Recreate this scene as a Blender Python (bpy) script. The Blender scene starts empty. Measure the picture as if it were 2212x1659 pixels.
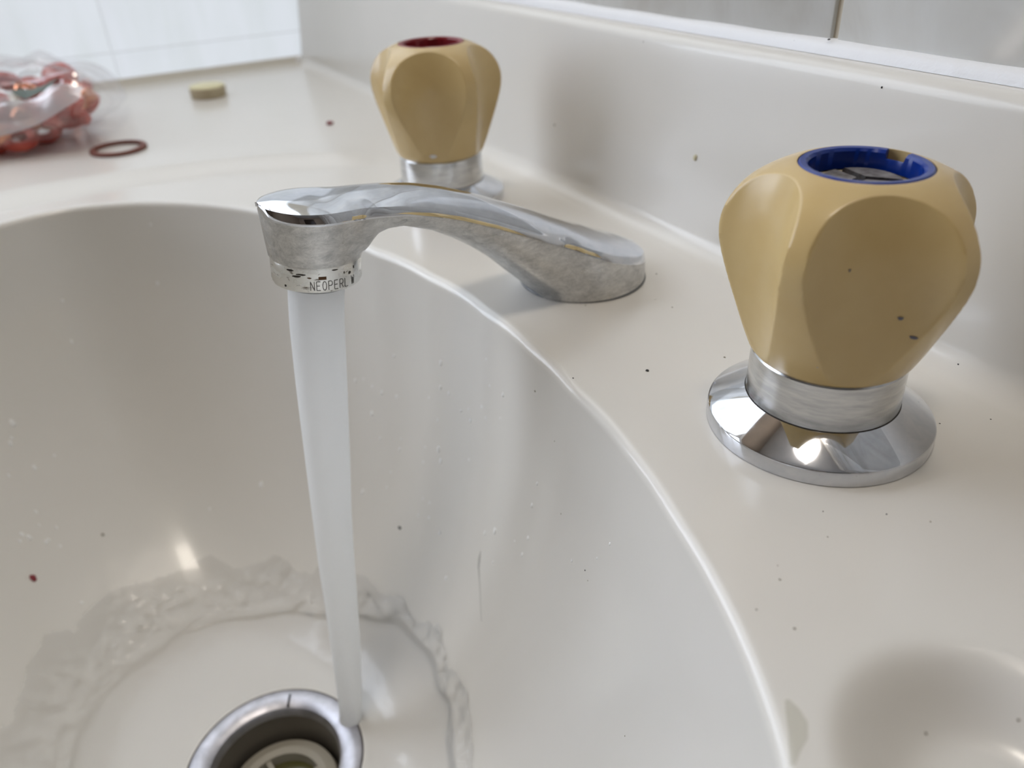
import bpy, bmesh, math, random
import numpy as np
from mathutils import Vector, Matrix, noise
from mathutils.bvhtree import BVHTree

PI = math.pi
rnd = random.Random(7)
C = bpy.context.scene.collection
SC = bpy.context.scene

# ------------------------------------------------------------------ camera
F_PX, PITCH, ROLL, YAW, CAM_H = 1721.3, 31.909, 2.679, 28.97, 0.11
def cam_axes():
    p, r, y = math.radians(PITCH), math.radians(ROLL), math.radians(YAW)
    head = Vector((-math.cos(y), math.sin(y), 0)); right = Vector((math.sin(y), math.cos(y), 0)); up = Vector((0, 0, 1))
    fwd = head*math.cos(p) - up*math.sin(p); u0 = head*math.sin(p) + up*math.cos(p)
    return right*math.cos(r) - u0*math.sin(r), u0*math.cos(r) + right*math.sin(r), fwd
CR, CU, CF = cam_axes()
CPOS = Vector((0, 0, CAM_H))
cam_d = bpy.data.cameras.new('camera'); cam = bpy.data.objects.new('camera', cam_d); C.objects.link(cam)
cam.matrix_world = Matrix(((CR.x, CU.x, -CF.x, CPOS.x), (CR.y, CU.y, -CF.y, CPOS.y), (CR.z, CU.z, -CF.z, CPOS.z), (0, 0, 0, 1)))
cam_d.sensor_width = 36; cam_d.lens = 36*F_PX/2212; cam_d.clip_start = 0.01; cam_d.clip_end = 50
cam_d.dof.use_dof = True; cam_d.dof.focus_distance = 0.192; cam_d.dof.aperture_fstop = 12.5
SC.camera = cam

# ------------------------------------------------------------------ world, light, exposure
w = bpy.data.worlds.new('world'); SC.world = w; w.use_nodes = True
w.node_tree.nodes['Background'].inputs[0].default_value = (0.9, 0.95, 1, 1)
w.node_tree.nodes['Background'].inputs[1].default_value = 0.4
def area(name, loc, target, size, sy, watts, col):
    l = bpy.data.lights.new(name, 'AREA'); l.shape = 'RECTANGLE'; l.size = size; l.size_y = sy; l.energy = watts; l.color = col
    o = bpy.data.objects.new(name, l); C.objects.link(o); o.location = loc
    o.rotation_euler = (Vector(target) - Vector(loc)).to_track_quat('-Z', 'Y').to_euler()
    return o
area('added_top_light', (-0.05, 0.0, 1.42), (-0.05, 0.0, 0), 0.26, 0.26, 4.4, (1.0, 0.90, 0.78))  # added lamp, unseen: warm top fill over the basin
WIN_UPPER, WALL_GLOW = 5.4, 0.69  # strength of the window, then glow given to the tiled wall beside it
SC.view_settings.view_transform = 'Standard'; SC.view_settings.look = 'None'
SC.view_settings.gamma = 1; SC.view_settings.use_curve_mapping = False; SC.view_settings.exposure = 0.0
SC.cycles.use_denoising = True
SC.cycles.max_bounces = 10; SC.cycles.transparent_max_bounces = 16

# ------------------------------------------------------------------ helpers
def mesh_from(name, verts, faces, mats=None, fmats=None, smooth=True, angle=40):
    me = bpy.data.meshes.new(name)
    me.from_pydata([tuple(v) for v in verts], [], faces)
    for m in (mats or []): me.materials.append(m)
    if fmats is not None: me.polygons.foreach_set('material_index', np.asarray(fmats, dtype=np.int32))
    if smooth:
        me.polygons.foreach_set('use_smooth', np.ones(len(me.polygons), dtype=bool))
        if angle: me.set_sharp_from_angle(angle=math.radians(angle))
    me.update(); return me
def link(name, me, parent=None, loc=None, rot=None):
    o = bpy.data.objects.new(name, me); C.objects.link(o)
    if parent: o.parent = parent
    if loc is not None: o.location = loc
    if rot is not None: o.rotation_euler = rot
    return o
def obj(name, verts, faces, m, parent=None, smooth=True, angle=40, loc=None, rot=None, fmats=None):
    ms = m if isinstance(m, (list, tuple)) else [m]
    return link(name, mesh_from(name, verts, faces, ms, fmats, smooth, angle), parent, loc, rot)
def tag(o, label, cat, group=None, kind=None):
    o['label'] = label; o['category'] = cat
    if group: o['group'] = group
    if kind: o['kind'] = kind
    return o
def thing(name, loc, label, cat, group=None):
    return tag(link(name, None, None, loc), label, cat, group)
def structure(o): o['kind'] = 'structure'; return o

def lathe_data(prof, n=96, closed_top=False, closed_bottom=False):
    v, f = [], []
    for r, z in prof:
        for i in range(n):
            a = 2*PI*i/n; v.append((r*math.cos(a), r*math.sin(a), z))
    for k in range(len(prof)-1):
        for i in range(n):
            j = (i+1) % n; f.append((k*n+i, k*n+j, (k+1)*n+j, (k+1)*n+i))
    if closed_bottom: f.append(tuple(reversed(range(n))))
    if closed_top: f.append(tuple((len(prof)-1)*n+i for i in range(n)))
    return v, f
def lathe(name, prof, m, parent=None, n=96, loc=None, rot=None, angle=35, ct=False, cb=False):
    v, f = lathe_data(prof, n, ct, cb)
    return obj(name, v, f, m, parent, True, angle, loc, rot)
def box_data(x0, y0, z0, x1, y1, z1, bev=0.0):
    bm = bmesh.new(); bmesh.ops.create_cube(bm, size=1)
    for v in bm.verts:
        v.co = ((x0+x1)/2+v.co.x*(x1-x0), (y0+y1)/2+v.co.y*(y1-y0), (z0+z1)/2+v.co.z*(z1-z0))
    if bev: bmesh.ops.bevel(bm, geom=list(bm.edges), offset=bev, segments=2, affect='EDGES', profile=0.5)
    bm.verts.index_update()
    v = [tuple(a.co) for a in bm.verts]; f = [[a.index for a in q.verts] for q in bm.faces]; bm.free()
    return v, f
def box(name, b, m, parent=None, bev=0.0):
    v, f = box_data(*b, bev); return obj(name, v, f, m, parent, True, 30)
def smoothstep(a, b, x):
    t = np.clip((x-a)/(b-a), 0, 1); return t*t*(3-2*t)

# ------------------------------------------------------------------ materials
def mat(name, col=(.8, .8, .8), rough=.4, metal=0., **kw):
    m = bpy.data.materials.new(name); m.use_nodes = True
    b = m.node_tree.nodes['Principled BSDF']
    b.inputs['Base Color'].default_value = (*col, 1); b.inputs['Roughness'].default_value = rough; b.inputs['Metallic'].default_value = metal
    for k, v in kw.items(): b.inputs[k.replace('_', ' ')].default_value = v
    return m
class NT:
    def __init__(s, m): s.m = m; s.t = m.node_tree; s.b = s.t.nodes['Principled BSDF']
    def n(s, typ, **inp):
        q = s.t.nodes.new(typ)
        for k, v in inp.items():
            if k in ('operation', 'blend_type', 'data_type', 'noise_dimensions', 'feature', 'wave_type', 'bands_direction', 'distance'): setattr(q, k, v)
        return q
    def coord(s, scale=(1, 1, 1), out='Object'):
        tc = s.n('ShaderNodeTexCoord'); mp = s.n('ShaderNodeMapping'); mp.inputs['Scale'].default_value = scale
        s.t.links.new(tc.outputs[out], mp.inputs['Vector']); return mp.outputs[0]
    def noise(s, vec, scale, detail=4, rough=.55, dist=0.):
        q = s.n('ShaderNodeTexNoise'); q.inputs['Scale'].default_value = scale; q.inputs['Detail'].default_value = detail
        q.inputs['Roughness'].default_value = rough; q.inputs['Distortion'].default_value = dist
        s.t.links.new(vec, q.inputs['Vector']); return q.outputs['Fac']
    def ramp(s, fac, stops):
        q = s.n('ShaderNodeValToRGB'); e = q.color_ramp.elements
        while len(e) < len(stops): e.new(0.5)
        for i, (p, c) in enumerate(stops):
            e[i].position = p; e[i].color = (*c, 1) if len(c) == 3 else c
        s.t.links.new(fac, q.inputs[0]); return q.outputs[0]
    def mix(s, fac, a, b, blend='MIX'):
        q = s.n('ShaderNodeMix', data_type='RGBA', blend_type=blend)
        for sock, v in ((q.inputs[0], fac), (q.inputs[6], a), (q.inputs[7], b)):
            if hasattr(v, 'links'): s.t.links.new(v, sock)
            elif isinstance(v, (int, float)): sock.default_value = v
            else: sock.default_value = (*v, 1)
        return q.outputs[2]
    def to(s, out, inp): s.t.links.new(out, s.b.inputs[inp])
    def bump(s, h, strength, dist=0.001):
        q = s.n('ShaderNodeBump'); q.inputs['Strength'].default_value = strength; q.inputs['Distance'].default_value = dist
        s.t.links.new(h, q.inputs['Height']); s.t.links.new(q.outputs[0], s.b.inputs['Normal'])

# moulded basin: glossy warm white with very faint cloudiness
M_BASIN = mat('white_moulded_resin', (.74, .72, .68), .24, 0, Coat_Weight=.15, Coat_Roughness=.06)
t = NT(M_BASIN); cc = t.coord()
t.to(t.ramp(t.noise(cc, 18, 3), [(.3, (.72, .703, .660)), (.7, (.74, .718, .675))]), 'Base Color')

def chrome_mat(name, lo, hi, r0, r1, scale=(1, 1, 1), ns=300, contrast=(.35, .65), nr=.6):
    m = mat(name, (.6, .6, .62), .1, 1.0); q = NT(m); v = q.coord(scale)
    n1 = q.noise(v, ns, 9, nr, .4)
    q.to(q.ramp(n1, [(contrast[0], lo), (contrast[1], hi)]), 'Base Color')
    n2 = q.noise(v, ns*.6, 5, .6)
    q.to(q.ramp(n2, [(.3, (r0,)*3), (.7, (r1,)*3)]), 'Roughness')
    return m
M_CHROME = chrome_mat('polished_chrome', (.60, .62, .66), (.68, .69, .72), .03, .09)
M_DULL = chrome_mat('worn_chrome', (.38, .38, .375), (.68, .67, .65), .26, .42, (1, .45, 1), 420, (.34, .64), .82)
M_BRUSH = chrome_mat('brushed_neck_chrome', (.50, .51, .52), (.66, .66, .66), .12, .26, (1, 1, 6), 160)
M_COLLAR = chrome_mat('pitted_collar_chrome', (.12, .10, .08), (.72, .72, .70), .14, .34, (1, 1, 2.2), 330, (.30, .40))
M_WASTE = chrome_mat('waste_metal', (.40, .40, .43), (.58, .58, .63), .34, .50, (1, 1, 1), 120)
M_RUBBER = mat('grey_rubber', (.13, .135, .14), .5)
M_DARK = mat('dark_gap', (.02, .02, .02), .8)
M_RUST = mat('rust_brown', (.10, .045, .012), .7)
M_BLACKDIRT = mat('black_scale', (.025, .018, .012), .7)
M_INK = mat('engraved_grey', (.09, .085, .08), .6)
M_VERD = mat('verdigris', (.05, .14, .12), .6)

M_CREAM = mat('aged_cream_plastic', (.62, .455, .205), .26, 0, Coat_Weight=.12, Coat_Roughness=.12)
t = NT(M_CREAM); cc = t.coord()
t.to(t.ramp(t.noise(cc, 90, 4), [(.3, (.60, .435, .195)), (.72, (.635, .475, .225))]), 'Base Color')
M_BLUE = mat('blue_plastic', (.0005, .028, .25), .28)
M_RED = mat('dark_red_plastic', (.22, .004, .012), .3)
M_DIRTCREAM = mat('dirty_cream_plastic', (.45, .38, .25), .6)
t = NT(M_DIRTCREAM); cc = t.coord()
t.to(t.ramp(t.noise(cc, 420, 5), [(.36, (.16, .085, .03)), (.5, (.42, .36, .25)), (.7, (.58, .52, .40))]), 'Base Color')
M_SCREW = mat('tarnished_metal', (.26, .24, .22), .45, .7)
t = NT(M_SCREW); cc = t.coord()
t.to(t.ramp(t.noise(cc, 380, 5), [(.3, (.13, .11, .10)), (.7, (.36, .34, .33))]), 'Base Color')
M_CHIP = mat('grey_scuff', (.13, .13, .17), .6)
M_CHIPW = mat('pale_scuff', (.75, .75, .75), .5)

M_TILE = mat('marbled_grey_tile', (.52, .52, .49), .16)
t = NT(M_TILE); cc = t.coord((1, 1, .6))
t.to(t.ramp(t.noise(cc, 22, 5, .6, 1.2), [(.35, (.56, .545, .51)), (.5, (.63, .625, .595)), (.7, (.67, .67, .65))]), 'Base Color')
M_GROUT = mat('old_grout', (.56, .50, .40), .9)
M_SEAL = mat('white_silicone', (.86, .87, .89), .38)
t = NT(M_SEAL); t.bump(t.noise(t.coord(), 260, 3), .25, .001)
M_SEALB = mat('beige_silicone', (.60, .57, .50), .5)
M_PAINT = mat('warm_grey_paint', (.40, .33, .27), .8)
M_CEIL = mat('ceiling_paint', (.75, .74, .72), .9)
M_FLOOR = mat('brown_vinyl_floor', (.16, .12, .09), .5)
M_DOOR = mat('added_dark_door', (.035, .022, .016), .4)  # dark tone for the door added to darken chrome reflections
M_HANDLE = mat('brass_handle', (.6, .42, .18), .25, 1.0)
M_FRAME = mat('white_window_frame', (.80, .81, .82), .35)

def glow_mat(name, strength, col_lo, col_hi):
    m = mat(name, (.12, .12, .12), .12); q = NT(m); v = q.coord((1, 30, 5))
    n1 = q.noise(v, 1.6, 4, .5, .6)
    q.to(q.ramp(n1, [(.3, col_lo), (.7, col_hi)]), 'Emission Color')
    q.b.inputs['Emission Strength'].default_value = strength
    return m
M_WALL_GLOW = glow_mat('glowing_wall_tile', WALL_GLOW, (.88, .95, 1.0), (.97, 1.03, 1.12))  # emission stands in for the bright tiled wall by the corner
M_PANE_HI = glow_mat('bright_glass_daylit', WIN_UPPER, (.88, .96, 1.1), (.95, 1.02, 1.15))

M_WALL_GLOW_MID = glow_mat('glowing_wall_mid', 1.7, (.88, .95, 1.0), (.97, 1.03, 1.12))  # unseen upper wall made to glow, brightens the upstand
M_WALL_GLOW_TOP = glow_mat('glowing_wall_top', 2.1, (.88, .95, 1.0), (.97, 1.03, 1.12))  # unseen wall higher up, glows stronger to light deck and upstand
M_GLOW_JOINT = glow_mat('glowing_joint', WALL_GLOW*.82, (.9, .96, 1.0), (.95, 1.0, 1.08))  # tile joints, made to glow along with the wall
def mix_shader(name, parts):
    """parts: list of (node type, settings, weight) added as a chain of mixes"""
    m = bpy.data.materials.new(name); m.use_nodes = True; tr = m.node_tree
    tr.nodes.remove(tr.nodes['Principled BSDF']); out = tr.nodes['Material Output']; last = None; acc = 0
    for typ, st, wgt in parts:
        q = tr.nodes.new(typ)
        for k, v in st.items(): q.inputs[k].default_value = v
        acc += wgt
        if last is None: last = q.outputs[0]
        else:
            mx = tr.nodes.new('ShaderNodeMixShader'); mx.inputs[0].default_value = wgt/acc
            tr.links.new(last, mx.inputs[1]); tr.links.new(q.outputs[0], mx.inputs[2]); last = mx.outputs[0]
    tr.links.new(last, out.inputs[0]); return m
# aerated jet: white bubbly water, a little see-through
M_JET = mix_shader('aerated_water', [('ShaderNodeBsdfDiffuse', {'Color': (.96, .97, .97, 1)}, .44), ('ShaderNodeBsdfTranslucent', {'Color': (.98, .985, .985, 1)}, .46),
                                    ('ShaderNodeBsdfTransparent', {}, .09), ('ShaderNodeBsdfGlossy', {'Roughness': .18}, .05)])
def film_mat():
    m = bpy.data.materials.new('shallow_water'); m.use_nodes = True; tr = m.node_tree
    tr.nodes.remove(tr.nodes['Principled BSDF']); out = tr.nodes['Material Output']
    a = tr.nodes.new('ShaderNodeBsdfTransparent'); a.inputs[0].default_value = (1, 1, 1, 1)
    g = tr.nodes.new('ShaderNodeBsdfGlossy'); g.inputs['Roughness'].default_value = .06
    fr = tr.nodes.new('ShaderNodeFresnel'); fr.inputs['IOR'].default_value = 1.24
    rf = tr.nodes.new('ShaderNodeBsdfRefraction'); rf.inputs['IOR'].default_value = 1.2; rf.inputs['Roughness'].default_value = 0.02
    mx0 = tr.nodes.new('ShaderNodeMixShader'); mx0.inputs[0].default_value = .0
    tr.links.new(a.outputs[0], mx0.inputs[1]); tr.links.new(rf.outputs[0], mx0.inputs[2])
    mx = tr.nodes.new('ShaderNodeMixShader'); tr.links.new(fr.outputs[0], mx.inputs[0]); tr.links.new(mx0.outputs[0], mx.inputs[1]); tr.links.new(g.outputs[0], mx.inputs[2])
    df = tr.nodes.new('ShaderNodeBsdfDiffuse'); df.inputs[0].default_value = (.95, .95, .94, 1)
    m2 = tr.nodes.new('ShaderNodeMixShader'); m2.inputs[0].default_value = .15; tr.links.new(mx.outputs[0], m2.inputs[1]); tr.links.new(df.outputs[0], m2.inputs[2])
    tr.links.new(m2.outputs[0], out.inputs[0]); return m
M_FILM = film_mat()
M_DROP = mat('clear_water_drop', (.97, .97, .96), .06, 0, IOR=1.33, Transmission_Weight=.15)
M_BAG = mix_shader('clear_polythene', [('ShaderNodeBsdfTransparent', {'Color': (.985, .98, .985, 1)}, .84), ('ShaderNodeBsdfDiffuse', {'Color': (.8, .78, .8, 1)}, .07), ('ShaderNodeBsdfGlossy', {'Roughness': .10}, .13)])
M_ZIP = mix_shader('milky_polythene', [('ShaderNodeBsdfTransparent', {}, .35), ('ShaderNodeBsdfDiffuse', {'Color': (.75, .72, .73, 1)}, .45), ('ShaderNodeBsdfGlossy', {'Roughness': .2}, .2)])
M_GREENPRINT = mat('grey_green_print', (.09, .12, .10), .5)
M_WASHER = mat('red_fibre', (.42, .045, .030), .6)
t = NT(M_WASHER); t.to(t.ramp(t.noise(t.coord(), 160, 4), [(.3, (.45, .050, .035)), (.7, (.62, .12, .08))]), 'Base Color')
M_COPPER = mat('copper', (.72, .30, .16), .25, 1.0)
M_RINGRUST = mat('brown_red_fibre', (.15, .036, .018), .55)
M_CAPTOP = mat('yellow_plastic_lit', (.78, .73, .46), .4)  # lit top of the cap, brightness put into the colour
M_CAPSIDE = mat('yellow_plastic_shaded', (.46, .39, .26), .5)  # same cap plastic, shade of the near side painted in
M_GRIT = mat('dark_grit', (.012, .011, .012), .6)
M_GRITB = mat('brown_grit', (.27, .245, .20), .7)
M_CRUMBR = mat('red_crumb', (.22, .02, .03), .6)
M_CRUMBY = mat('yellow_crumb', (.55, .50, .33), .6)
M_STAIN = mix_shader('limescale_stain', [('ShaderNodeBsdfTransparent', {}, .78), ('ShaderNodeBsdfDiffuse', {'Color': (.50, .49, .36, 1)}, .22)])
M_STREAK = mix_shader('grey_streak', [('ShaderNodeBsdfTransparent', {}, .72), ('ShaderNodeBsdfDiffuse', {'Color': (.22, .22, .19, 1)}, .28)])
M_LAMP = mat('added_lamp_glass', (.9, .88, .85), .4, 0, Emission_Strength=1.5)  # glowing glass of the added ceiling lamp
M_LAMP.node_tree.nodes['Principled BSDF'].inputs['Emission Color'].default_value = (1, .93, .87, 1)

# ------------------------------------------------------------------ the room
XW, YB = -0.637, 0.198              # left wall face, back wall tile face
ROOM = (XW, -1.75, -0.85, 1.75, YB+.012, 1.6)
structure(box('floor', (XW-.1, -1.85, -.87, 1.85, .3, -.85), M_FLOOR))
structure(box('ceiling', (XW-.1, -1.85, 1.6, 1.85, .3, 1.62), M_CEIL))
structure(box('wall_front', (XW-.1, -1.85, -.85, 1.85, -1.75, 1.6), M_PAINT))
structure(box('wall_right', (1.75, -1.75, -.85, 1.85, .3, 1.6), M_PAINT))
wb = structure(box('wall_back', (XW-.1, YB+.0014, -.85, 1.75, YB+.05, 1.6), M_GROUT))
G = .0012
xs = [-.3627-.2*k for k in (1, 0)] + [-.1627+.2*k for k in range(0, 10)]
zs = [.0693, .262, .462, .662, .862, 1.062, 1.262, 1.462]
for iz in range(len(zs)-1):
    for ix in range(len(xs)-1):
        x0, x1 = max(xs[ix], XW), xs[ix+1]
        box('tile', (x0+G, YB, zs[iz]+(G if iz else 0), x1-G, YB+.006, zs[iz+1]-G), M_TILE, wb, .0006)
box('tile', (XW+.001, YB, zs[0], xs[0]-G, YB+.006, zs[1]-G), M_TILE, wb, .0006)
# door added on the right wall, out of frame, for dark reflections in the chrome
d1 = structure(link('added_door_1', None, None, (1.745, -.75, -.85)))
box('door_leaf', (-.03, -.42, 0, .0, .42, 2.0), M_DOOR, d1, .003)
box('door_panel', (-.036, -.30, .25, -.03, .30, .95), M_DOOR, d1, .002)
box('door_panel', (-.036, -.30, 1.1, -.03, .30, 1.8), M_DOOR, d1, .002)
hv, hf = lathe_data([(.0, 0), (.012, 0), (.012, .03), (.024, .04), (.026, .055), (.018, .065), (0, .068)], 24)
obj('door_handle', hv, hf, M_HANDLE, d1, loc=(-.03, .34, 1.0), rot=(0, -PI/2, 0))
# left wall: painted wall around a daylit window; glowing panels by the corner stand in for bright tile
wl = structure(box('wall_left', (XW-.1, -1.75, -.85, XW-.02, .3, -.01), M_PAINT))
box('panel', (XW-.1, -1.75, -.01, XW, -.80, 1.6), M_PAINT, wl)
box('panel', (XW-.1, -.80, .80, XW, .3, 1.6), M_PAINT, wl)
w1 = structure(link('window_and_glow_wall_1', None, None, (XW, -.3, 0)))  # holds the window and the glowing wall panels
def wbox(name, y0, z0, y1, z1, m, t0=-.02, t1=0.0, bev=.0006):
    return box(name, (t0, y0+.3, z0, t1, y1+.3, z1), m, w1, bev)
ys = [-.145, .055, .203]  # corner wall: glowing tiles and joints in place of lit tiling
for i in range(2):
    wbox('pane_or_glow_tile', ys[i]+.0007, .0035, ys[i+1]-.0007, .0248, M_WALL_GLOW)
    wbox('pane_or_glow_tile', ys[i]+.0007, .0262, ys[i+1]-.0007, .118, M_WALL_GLOW)
    wbox('glazing_bar_or_joint', ys[i+1]-.0007, .003, ys[i+1]+.0007, .80, M_GLOW_JOINT, -.02, -.0006, 0)
wbox('glazing_bar_or_joint', -.145, .0248, .203, .0262, M_GLOW_JOINT, -.02, -.0006, 0)
for z0, z1 in ((.1194, .2185), (.2199, .4185), (.4199, .6185), (.6199, .80)):  # panels above, added out of view to light the corner
    for i in range(2): wbox('pane_or_glow_tile', ys[i]+.0007, z0, ys[i+1]-.0007, z1, M_WALL_GLOW if z0 < .2 else M_WALL_GLOW_MID if z0 < .4 else M_WALL_GLOW_TOP)
    wbox('glazing_bar_or_joint', -.145, z0-.0014, .203, z0, M_GLOW_JOINT, -.02, -.0006, 0)
wbox('mullion', -.160, -.01, -.115, .80, M_FRAME, -.03, .006, .002)
wbox('window_sill', -.80, -.01, -.160, .05, M_FRAME, -.03, .012, .003)
for y0, y1 in ((-.76, -.475), (-.445, -.160)):
    wbox('pane_or_glow_tile', y0, .05, y1, .74, M_PANE_HI, -.02, -.008)
    wbox('glazing_bar_or_joint', (y0+y1)/2-.005, .05, (y0+y1)/2+.005, .74, M_FRAME, -.02, .003, .001)
wbox('mullion', -.475, .05, -.445, .74, M_FRAME, -.03, .008, .002)
wbox('glazing_bar_or_joint', -.76, .28, -.160, .292, M_FRAME, -.02, .003, .001)
wbox('glazing_bar_or_joint', -.76, .51, -.160, .522, M_FRAME, -.02, .003, .001)
wbox('window_frame', -.80, .74, -.115, .80, M_FRAME, -.03, .010, .003)
wbox('window_frame', -.80, .05, -.76, .74, M_FRAME, -.03, .010, .003)
# added ceiling lamp, unseen: opal bowl (its light is the area lamp under it)
lm = thing('added_ceiling_lamp', (-.05, 0, 1.6), 'round opal glass ceiling lamp, unseen, added above the washbasin for top light', 'lamp')
lathe('lamp_base', [(0, -.0), (.13, -.0), (.13, -.03), (0, -.03)], M_FRAME, lm, 48)
lathe('lamp_shade', [(.19, -.03), (.20, -.05), (.17, -.10), (.09, -.13), (0, -.138)], M_LAMP, lm, 48)

# ------------------------------------------------------------------ moulded vanity top: deck, bowl, soap recess, upstand
DC = np.array([-.1965, .0038]); DZ = -.155; RD = .0318
RIM_PTS = [(-.3805, -.0300), (-.3852, -.0152), (-.3857, .0011), (-.375, .0261), (-.3565, .0479), (-.3314, .0671), (-.298, .0795), (-.2631, .0894),
           (-.2307, .0965), (-.1969, .0995), (-.169, .0992), (-.1442, .0966), (-.1158, .0928), (-.0919, .0863), (-.0711, .0796), (-.0524, .0711), (-.0416, .0649),
           (-.028, .053), (-.017, .036), (-.010, .012), (-.014, -.020), (-.030, -.056), (-.062, -.092), (-.110, -.120), (-.170, -.133), (-.235, -.133), (-.295, -.118), (-.343, -.090), (-.369, -.059)]
ang = np.array([math.atan2(y-DC[1], x-DC[0]) for x, y in RIM_PTS]); rad = np.array([math.hypot(x-DC[0], y-DC[1]) for x, y in RIM_PTS])
o_ = np.argsort(ang); ang = ang[o_]; rad = rad[o_]
_a = np.concatenate([ang-2*PI, ang, ang+2*PI]); _r = np.tile(rad, 3)
_tt = np.linspace(-PI, PI, 2881)[:-1]
_rr = np.interp(_tt, _a, _r)
_k = np.exp(-np.linspace(-3, 3, 121)**2); _k /= _k.sum()          # smooth the polygonal interpolation
_rr = np.convolve(np.concatenate([_rr[-60:], _rr, _rr[:60]]), _k, mode='valid')
def rim_r(th): return np.interp((th+PI) % (2*PI)-PI, np.append(_tt, PI), np.append(_rr, _rr[0]))
FIL = .0030
def bowl_f(u): return (1-(1-u)**2.3)**(1/1.55)
def bowl_z(x, y):
    dx, dy = x-DC[0], y-DC[1]; th = np.arctan2(dy, dx); r = np.hypot(dx, dy)
    u = np.clip(1-(r-RD)/(rim_r(th)-RD), 0, 1)
    return -FIL-(-DZ-FIL)*bowl_f(u)
def deck_z(x, y):
    dx, dy = x+.1997, y-.0038; rho = np.hypot(dx, dy); a = np.abs(np.arctan2(dy, -dx))      # 0 = straight left
    step = .0040*smoothstep(.199, .219, rho)*(1-smoothstep(.55, .72, a))
    px, py = np.clip(x, -.024, .09), .0905                                                    # soap recess: a capsule
    ds = np.hypot(x-px, y-py)
    soap = -.0085*(1-smoothstep(.010, .0245, ds))
    return step+soap
X0, X1, V0, V1 = XW+.001, .35, -.32, .1765
corners = [math.atan2(b-DC[1], a-DC[0]) for a in (X0, X1) for b in (V0, V1)]
th = np.unique(np.concatenate([np.linspace(-PI, PI, 881)[:-1], corners])); N = len(th)
ct, st = np.cos(th), np.sin(th)
tx = np.where(np.abs(ct) < 1e-9, 1e9, np.where(ct > 0, X1-DC[0], X0-DC[0])/np.where(np.abs(ct) < 1e-9, 1, ct))
ty = np.where(np.abs(st) < 1e-9, 1e9, np.where(st > 0, V1-DC[1], V0-DC[1])/np.where(np.abs(st) < 1e-9, 1, st))
rb = np.minimum(tx, ty); rr = rim_r(th)
rings, part = [], []
us = 1-np.linspace(0, 1, 62)**1.6
for u in us:                                   # drain edge up to just under the rim
    r = RD+(rr-RD)*(1-u); rings.append(np.c_[DC[0]+r*ct, DC[1]+r*st, np.full(N, -FIL-(-DZ-FIL)*bowl_f(u))]); part.append(0)
for k in range(1, 8):                          # rounded rim
    a = PI/2*k/7; r = rr+FIL*(1-math.cos(a)); rings.append(np.c_[DC[0]+r*ct, DC[1]+r*st, np.full(N, -FIL+FIL*math.sin(a))]); part.append(1)
ND = 110
for k in range(1, ND+1):
    q = (k/ND)**1.25; r = rr+FIL+(rb-rr-FIL)*q; x, y = DC[0]+r*ct, DC[1]+r*st
    rings.append(np.c_[x, y, deck_z(x, y)]); part.append(1)
V = np.concatenate(rings); nr = len(rings)
faces, ftag = [], []
for k in range(nr-1):
    for i in range(N):
        j = (i+1) % N; faces.append((k*N+i, (k+1)*N+i, (k+1)*N+j, k*N+j)); ftag.append(0 if part[k+1] == 0 else 1)
fa = np.array(faces); cen = V[fa].mean(1); ftag = np.array(ftag)
dsoap = np.hypot(cen[:, 0]-np.clip(cen[:, 0], -.024, .09), cen[:, 1]-.0905)
ftag[(ftag == 1) & (dsoap < .0225)] = 2
# upstand strip
eps = 1e-7
idx = [i for i in range(N) if abs(rings[-1][i, 1]-V1) < 1e-5]; idx.sort(key=lambda i: rings[-1][i, 0])
prof = []
RC = .0075
lean = math.radians(5.5)
for k in range(1, 11):
    a = (PI/2-lean)*k/10; prof.append((V1+RC*math.sin(a), RC*(1-math.cos(a))))
y1, z1 = prof[-1]
H1 = .0625
for k in range(1, 13):
    z = z1+(H1-z1)*k/12; prof.append((y1+(z-z1)*math.tan(lean), z))
y2, z2 = prof[-1]; RT = .0042
for k in range(1, 8):
    a = lean+(PI/2-lean)*k/7; prof.append((y2+RT*(math.cos(lean)-math.cos(a)), z2+RT*(math.sin(a)-math.sin(lean))))
y3, z3 = prof[-1]
for k in range(1, 5): prof.append((y3+(.2015-y3)*k/4, z3+.0006*k/4))
base = len(V); last0 = (nr-1)*N; bx = V[[last0+i for i in idx], 0]; bz = V[[last0+i for i in idx], 2]
strip = []
for (y, z) in prof:
    fade = max(0, 1-z/.02); strip.append(np.c_[bx, np.full(len(bx), y), z+bz*fade])
V = np.concatenate([V]+strip); nb = len(idx); f2 = []
rows = [[last0+i for i in idx]]+[[base+k*nb+i for i in range(nb)] for k in range(len(prof))]
for a, b in zip(rows, rows[1:]):
    for i in range(nb-1): f2.append((a[i], a[i+1], b[i+1], b[i]))
# front apron
idf = [i for i in range(N) if abs(rings[-1][i, 1]-V0) < 1e-5]; idf.sort(key=lambda i: rings[-1][i, 0])
base2 = len(V); fx = V[[last0+i for i in idf], 0]; fz = V[[last0+i for i in idf], 2]
ap = [(V0-.008*math.sin(a), -.008*(1-math.cos(a))) for a in np.linspace(.3, PI/2, 5)]+[(V0-.008, -.04), (V0+.03, -.04)]
V = np.concatenate([V]+[np.c_[fx, np.full(len(fx), y), z+fz] for y, z in ap]); f3 = []
rows = [[last0+i for i in idf]]+[[base2+k*len(idf)+i for i in range(len(idf))] for k in range(len(ap))]
for a, b in zip(rows, rows[1:]):
    for i in range(len(idf)-1): f3.append((a[i], b[i], b[i+1], a[i+1]))
allf = np.array(faces+f2+f3); ftag = np.concatenate([ftag, np.full(len(f2), 3), np.full(len(f3), 4)])
fn = np.cross(V[allf[:, 2]]-V[allf[:, 0]], V[allf[:, 3]]-V[allf[:, 1]])
vn = np.zeros_like(V)
for c_ in range(4): np.add.at(vn, allf[:, c_], fn)
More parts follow.
